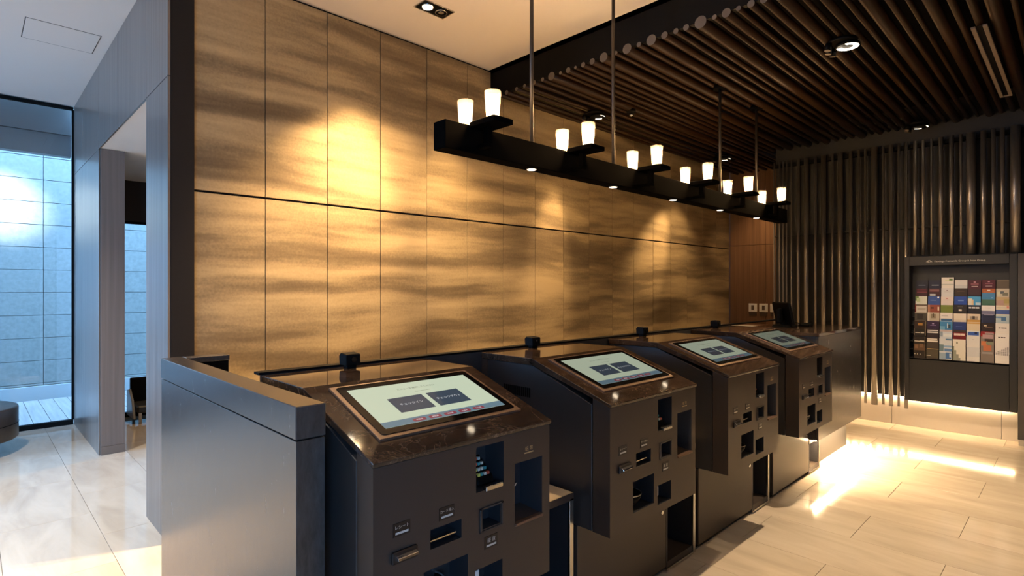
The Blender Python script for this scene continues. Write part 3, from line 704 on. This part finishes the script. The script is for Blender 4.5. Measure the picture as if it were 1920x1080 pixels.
# tiers, top to bottom: shelves step towards the viewer
NT = 8; tops = [1.580-.0845*k for k in range(NT)]; tops[7] = .985
xs_ = [7.272-.0185*k for k in range(NT)]
for k in range(NT): RK('tier_shelf', xs_[k]-.006, 7.289, .486, 1.274, tops[k]-.221, tops[k]-.216, CH)
W_ = (226, 222, 218); NV = (24, 30, 52); MR = (74, 22, 38); BK = (28, 24, 24)
# (description, base colour, [decor: x0,x1 fractions; y0,y1 metres from the top; colour])
T = [
 [('navy|pale title line', NV, [(.2, .8, .048, .056, (120, 130, 150))]), ('navy|faint white title', (26, 32, 60), [(.25, .85, .046, .055, (140, 148, 165))]), ('white|green leaf motif', W_, [(.62, .9, .014, .034, (90, 120, 60)), (.3, .62, .03, .036, (205, 215, 150)), (.0, 1, .068, .08, (190, 192, 190))]),
  ('plain pale grey|blank cover', (214, 212, 214), [(.0, 1, .05, .085, (196, 198, 204))]), ('maroon|crest and title', MR, [(.42, .58, .014, .026, (190, 140, 150)), (.2, .8, .034, .044, (150, 90, 100)), (.25, .75, .06, .066, (205, 180, 180))]), ('maroon|small crest', (80, 22, 40), [(.42, .58, .014, .024, (185, 130, 145)), (.22, .78, .034, .042, (140, 80, 96)), (.25, .75, .06, .065, (200, 175, 175))]), ('brown|plain top strip', (96, 84, 72), [(.1, .9, .004, .008, (130, 116, 100))])],
 [('dark maroon|red title lines', (58, 20, 32), [(.1, .9, .012, .018, (122, 40, 60)), (.1, .95, .034, .042, (140, 60, 76))]), ('plum brown|two title lines', (66, 34, 42), [(.1, .9, .014, .019, (180, 130, 130)), (.1, .9, .028, .033, (120, 70, 80)), (.12, .6, .056, .078, (180, 186, 196))]), ('pale grey|tiny centred emblem', (212, 212, 216), [(.42, .55, .020, .028, (140, 120, 130)), (.25, .8, .036, .039, (180, 180, 186))]),
  ('dark brown|plain cover', (52, 38, 30), [(.2, .8, .03, .034, (80, 60, 48))]), ('dark plum|plain cover', (62, 32, 38), [(.0, 1, .06, .085, (40, 26, 40))]), ('orange brown|white emblem', (170, 92, 52), [(.4, .62, .012, .022, (235, 225, 215)), (.1, .9, .03, .033, (210, 140, 100)), (0, 1, .042, .085, (70, 130, 180))]), ('beige|grey bird photograph', (196, 186, 170), [(.3, .55, .026, .05, (90, 96, 100)), (.45, .85, .04, .07, (120, 118, 104)), (.05, .3, .03, .07, (205, 205, 180))])],
 [('white|green foliage corner', (214, 218, 210), [(0, .28, .0, .05, (110, 140, 84)), (.1, .4, .02, .06, (180, 200, 160))]), ('blue|white dot', (52, 84, 158), [(.78, .92, .005, .018, (235, 240, 250)), (.2, .7, .038, .044, (120, 150, 205))]), ('pinkish white|small red emblem', (222, 210, 208), [(.4, .58, .014, .022, (190, 110, 120)), (.2, .8, .03, .036, (190, 170, 170))]),
  ('royal blue|faint white lettering', (30, 70, 160), [(.3, .75, .034, .046, (110, 140, 205))]), ('sky blue|cream tower', (70, 152, 208), [(.0, .35, .02, .085, (226, 220, 205)), (.3, .45, .03, .085, (226, 196, 160)), (.6, 1, .06, .085, (190, 215, 230))]), ('blue over green|tiny white bird', (66, 128, 176), [(.7, .85, .006, .012, (160, 195, 225)), (0, 1, .025, .1, (66, 104, 88))]), ('ochre and beige|soft field photograph', (190, 166, 128), [(.0, .6, .03, .08, (182, 150, 138)), (.55, 1, .02, .06, (176, 158, 100))])],
 [('grey white|red spine', (206, 200, 194), [(0, .1, 0, .085, (130, 40, 30)), (.1, 1, .0, .014, (90, 78, 66)), (.2, .9, .04, .06, (178, 168, 158))]), ('rust red|small photo', (140, 70, 54), [(0, .2, 0, .085, (166, 120, 100)), (.25, .5, .024, .04, (70, 40, 30)), (.82, .95, .02, .06, (220, 205, 180))]), ('olive green|plain cover', (110, 124, 52), [(.1, .9, .01, .012, (140, 150, 90))]),
  ('black|round white moon', (34, 30, 30), [(.38, .62, .045, .062, (225, 215, 205)), (.3, .7, .018, .022, (110, 104, 100))]), ('black|bold white title', (24, 27, 38), [(.1, .3, .018, .033, (225, 225, 228)), (.34, .6, .018, .033, (225, 225, 228)), (.64, .9, .018, .033, (225, 225, 228))]), ('white|grey band', (226, 222, 222), [(.3, .7, .022, .027, (190, 170, 175)), (0, 1, .052, .085, (120, 118, 148))]), ('cream|red corner mark', (222, 210, 192), [(.78, .95, .006, .028, (226, 150, 130)), (.1, .75, .02, .026, (170, 170, 158)), (0, 1, .042, .085, (70, 94, 160))])],
 [('dark grey|dim photograph', (70, 66, 60), [(.2, .7, .016, .07, (44, 40, 38)), (0, 1, 0, .008, (150, 142, 130))]), ('beige grey|street photograph', (190, 180, 164), [(0, .18, 0, .085, (222, 216, 206)), (.3, .7, .014, .06, (140, 128, 108)), (.45, .55, .01, .05, (90, 80, 64))]), ('white|blue lower band', (228, 224, 222), [(.1, .6, .028, .034, (170, 165, 175)), (.05, .95, .060, .085, (60, 104, 150))]),
  ('cream|blank cover', (222, 212, 198), [(.0, 1, .06, .085, (212, 200, 186))]), ('beige|dark figure above ochre', (206, 194, 176), [(.2, .8, .024, .06, (150, 140, 130)), (.4, .58, .022, .055, (70, 60, 54)), (0, 1, .058, .085, (196, 150, 76))]), ('navy|white top edge', (26, 34, 66), [(.2, .9, .0, .010, (128, 120, 150)), (.0, .12, .0, .085, (46, 56, 90))]), ('pale blue|lake photograph', (176, 192, 200), [(0, .5, .02, .034, (90, 130, 180)), (.4, .75, .024, .06, (70, 110, 150)), (.0, 1, .0, .012, (190, 205, 196))])],
 [('dark brown|gold crest in frame', (48, 30, 22), [(.3, .7, .026, .052, (170, 124, 60)), (.92, 1, 0, .085, (112, 96, 84)), (0, 1, 0, .004, (112, 96, 84))]), ('purple|small lilac crest', (48, 32, 66), [(.42, .58, .02, .032, (170, 150, 185)), (.25, .75, .04, .048, (120, 100, 140))]), ('blue|white sail', (62, 130, 186), [(.58, .66, .02, .072, (225, 230, 235)), (.66, .85, .03, .072, (44, 70, 90)), (0, .4, .05, .085, (110, 165, 205))]),
  ('navy blue|faint caption', (36, 56, 118), [(.2, .7, .042, .046, (90, 110, 165))]), ('pale cream|ochre lower strip', (216, 200, 172), [(0, 1, .004, .018, (200, 156, 84))]), ('black brown|soft glow', (38, 22, 16), [(.2, .42, .020, .034, (214, 196, 164)), (.3, .85, .042, .048, (120, 96, 74))]), ('white|black lettering', (226, 220, 216), [(.22, .38, .042, .052, (70, 66, 66)), (.42, .6, .042, .052, (70, 66, 66)), (.64, .8, .042, .052, (70, 66, 66))])],
 [('black|white script', (30, 26, 24), [(.1, .5, .038, .046, (225, 220, 212)), (.55, .85, .034, .048, (205, 200, 192)), (.92, 1, 0, .07, (130, 116, 104)), (0, .04, 0, .07, (130, 116, 104))]), ('dark plum|bold white title', (46, 36, 44), [(.06, .94, .010, .022, (210, 206, 206)), (.06, .94, .028, .042, (220, 216, 216))]), ('pale blue white|harbour photograph', (200, 210, 222), [(0, 1, 0, .02, (190, 176, 180)), (.05, .25, .02, .07, (140, 160, 180)), (.3, 1, .04, .07, (220, 226, 230))]),
  ('dark red|white lettering', (112, 20, 26), [(0, 1, 0, .024, (52, 40, 34)), (.08, .92, .034, .056, (232, 214, 206)), (.3, .33, .034, .056, (112, 20, 26)), (.6, .63, .034, .056, (112, 20, 26))]), ('white|blue picture panel', (216, 220, 230), [(.08, .92, .010, .045, (58, 92, 172)), (.6, .8, .012, .03, (28, 40, 84))]), ('red|pale fish photograph', (150, 34, 34), [(.3, .95, .01, .07, (180, 150, 152))]), ('white|small black lettering', (228, 222, 216), [(.2, .36, .036, .046, (80, 76, 74)), (.4, .58, .036, .046, (80, 76, 74)), (.62, .76, .036, .046, (80, 76, 74))])],
 [('black|sepia crowd photograph', (34, 26, 22), [(.06, .5, .04, .048, (225, 220, 212)), (.5, .9, .036, .05, (205, 196, 184)), (.05, .95, .075, .14, (96, 70, 52)), (.1, .35, .08, .12, (130, 100, 76)), (.5, .8, .07, .11, (120, 92, 70)), (.06, .14, .175, .184, (220, 216, 210)), (.28, .36, .175, .184, (220, 216, 210)), (.5, .58, .175, .184, (220, 216, 210)), (.92, 1, 0, .2, (88, 74, 64))]),
  ('dark grey|white title and gold line', (66, 58, 54), [(.06, .9, .006, .02, (214, 210, 204)), (.06, .94, .026, .042, (224, 220, 214)), (.06, 1, .112, .118, (176, 150, 96)), (.0, 1, .12, .205, (78, 72, 60)), (.02, .35, .18, .186, (220, 216, 206))]),
  ('white and blue|breaking waves', (208, 214, 222), [(.5, .98, .0, .016, (90, 130, 170)), (0, .35, .06, .13, (110, 136, 150)), (.35, 1, .07, .09, (140, 172, 210)), (.4, 1, .10, .13, (96, 136, 190)), (0, .5, .145, .21, (150, 172, 196)), (.5, .95, .14, .205, (74, 118, 180)), (.8, .92, .15, .19, (215, 225, 235))]),
  ('white|grey patterned corner', (228, 224, 214), [(.28, .4, .025, .045, (130, 130, 118)), (0, .12, .07, .21, (136, 144, 134)), (.12, .28, .11, .21, (150, 156, 146)), (.28, .46, .15, .21, (146, 150, 140)), (.46, .6, .185, .21, (150, 154, 146))]),
  ('plain white|pale grey foot', (222, 220, 220), [(.42, .58, .03, .036, (196, 190, 192)), (0, 1, .11, .205, (206, 208, 214))]),
  ('grey and orange|seafood photograph', (128, 118, 112), [(.0, .35, .0, .03, (150, 34, 34)), (.15, .9, .01, .05, (176, 146, 150)), (.3, .95, .05, .08, (54, 46, 42)), (.05, .5, .075, .12, (196, 120, 78)), (.4, .95, .08, .105, (130, 140, 116)), (.2, .8, .115, .17, (188, 112, 76)), (.1, .9, .18, .20, (150, 146, 146))]),
  ('white|black mesh pattern at foot', (228, 224, 222), [(.22, .38, .03, .04, (70, 66, 66)), (.42, .58, .03, .04, (70, 66, 66)), (.6, .74, .03, .04, (70, 66, 66))])],
]
for kk in range(7):
    for j in range(9):
        if kk+j >= 6: T[7][6][2].append((.04+.136*kk, .04+.136*kk+.10, .125+.0098*j, .1295+.0098*j, (62, 60, 62)))
tier = ['top', 'second', 'third', 'fourth', 'fifth', 'sixth', 'seventh', 'bottom']
coln = ['leftmost', 'second', 'third', 'middle', 'fifth', 'sixth', 'rightmost']
for k in range(NT):
    for c in range(7):
        desc, base, dec = T[k][c]
        a, b2 = desc.split('|')
        h = .215; top = tops[k] + {(0, 2): .030, (0, 6): .002, (7, 6): .072, (7, 5): .068, (7, 4): .036, (7, 0): .002}.get((k, c), random.uniform(-.003, .003))
        if k == 7 and c >= 4: h += top-tops[7]
        z0 = tops[k]-.2155; h = top-z0
        yc = 1.188-.1085*c
        wd = .1015; y0, y1 = yc-wd/2, yc+wd/2
        x = xs_[k]
        B = MB().box(x-.003, x+.003, y0, y1, z0, top, paper(base))
        for i_, (f0, f1, a0, a1, colr) in enumerate(dec):
            off = 0 if k < 7 or c < 4 else 0
            B.face([(x-.0032-.00004*i_, y1-f0*wd, top-a1), (x-.0032-.00004*i_, y1-f0*wd, top-a0), (x-.0032-.00004*i_, y1-f1*wd, top-a0), (x-.0032-.00004*i_, y1-f1*wd, top-a1)][::-1], paper(colr))
        cy_, cz = yc, z0
        o = B.build('brochure'); o.data.transform(Matrix.Translation((-x, -yc, -z0))); o.location = (x, yc, z0)
        tag(o, '%s brochure with %s, %s tier, %s column of rack' % (a, b2, tier[k], coln[c]), 'brochure', 'brochures in the wall rack')

# ------------------------------------------------------------------ lobby furniture
bn = thing('round_bench', (-.107, 6.957, 0), 'round dark leather bench hovering on a recessed foot by the windows', 'bench')
MB().lathe([(0, .13), (.44, .13), (.45, .14), (.45, .40), (.445, .412), (.43, .42), (0, .42)], (0, 0, 0), M['bench'], 64).build('seat', bn)
MB().lathe([(.4515, .265), (.4525, .268), (.4515, .271)], (0, 0, 0), M['black'], 64).build('seam', bn)
MB().lathe([(.25, 0), (.25, .131)], (0, 0, 0), M['black'], 32).build('foot', bn)
ch = thing('lounge_chair', (1.62, 7.45, 0), 'low black lounge chair by the far window seen through the doorway', 'chair')
box('backrest', -.29, .20, .14, .20, .10, .47, M['black'], ch, .01); box('seat', -.29, .20, -.22, .14, .12, .20, P('chair_olive', (.03, .028, .022, 1), .5), ch, .015)
for x in (-.26, .17):
    for y in (-.19, .16): box('leg', x-.015, x+.015, y-.015, y+.015, 0, .12, M['steel'], ch)
MB().prism([(-.20, .06), (.16, .06), (.15, .34), (.05, .36), (-.1, .25)], 'x', -.325, -.30, P('grey_arm', (.22, .23, .25, 1), .35)).build('arm', ch, .004)
bpy.context.view_layer.update()
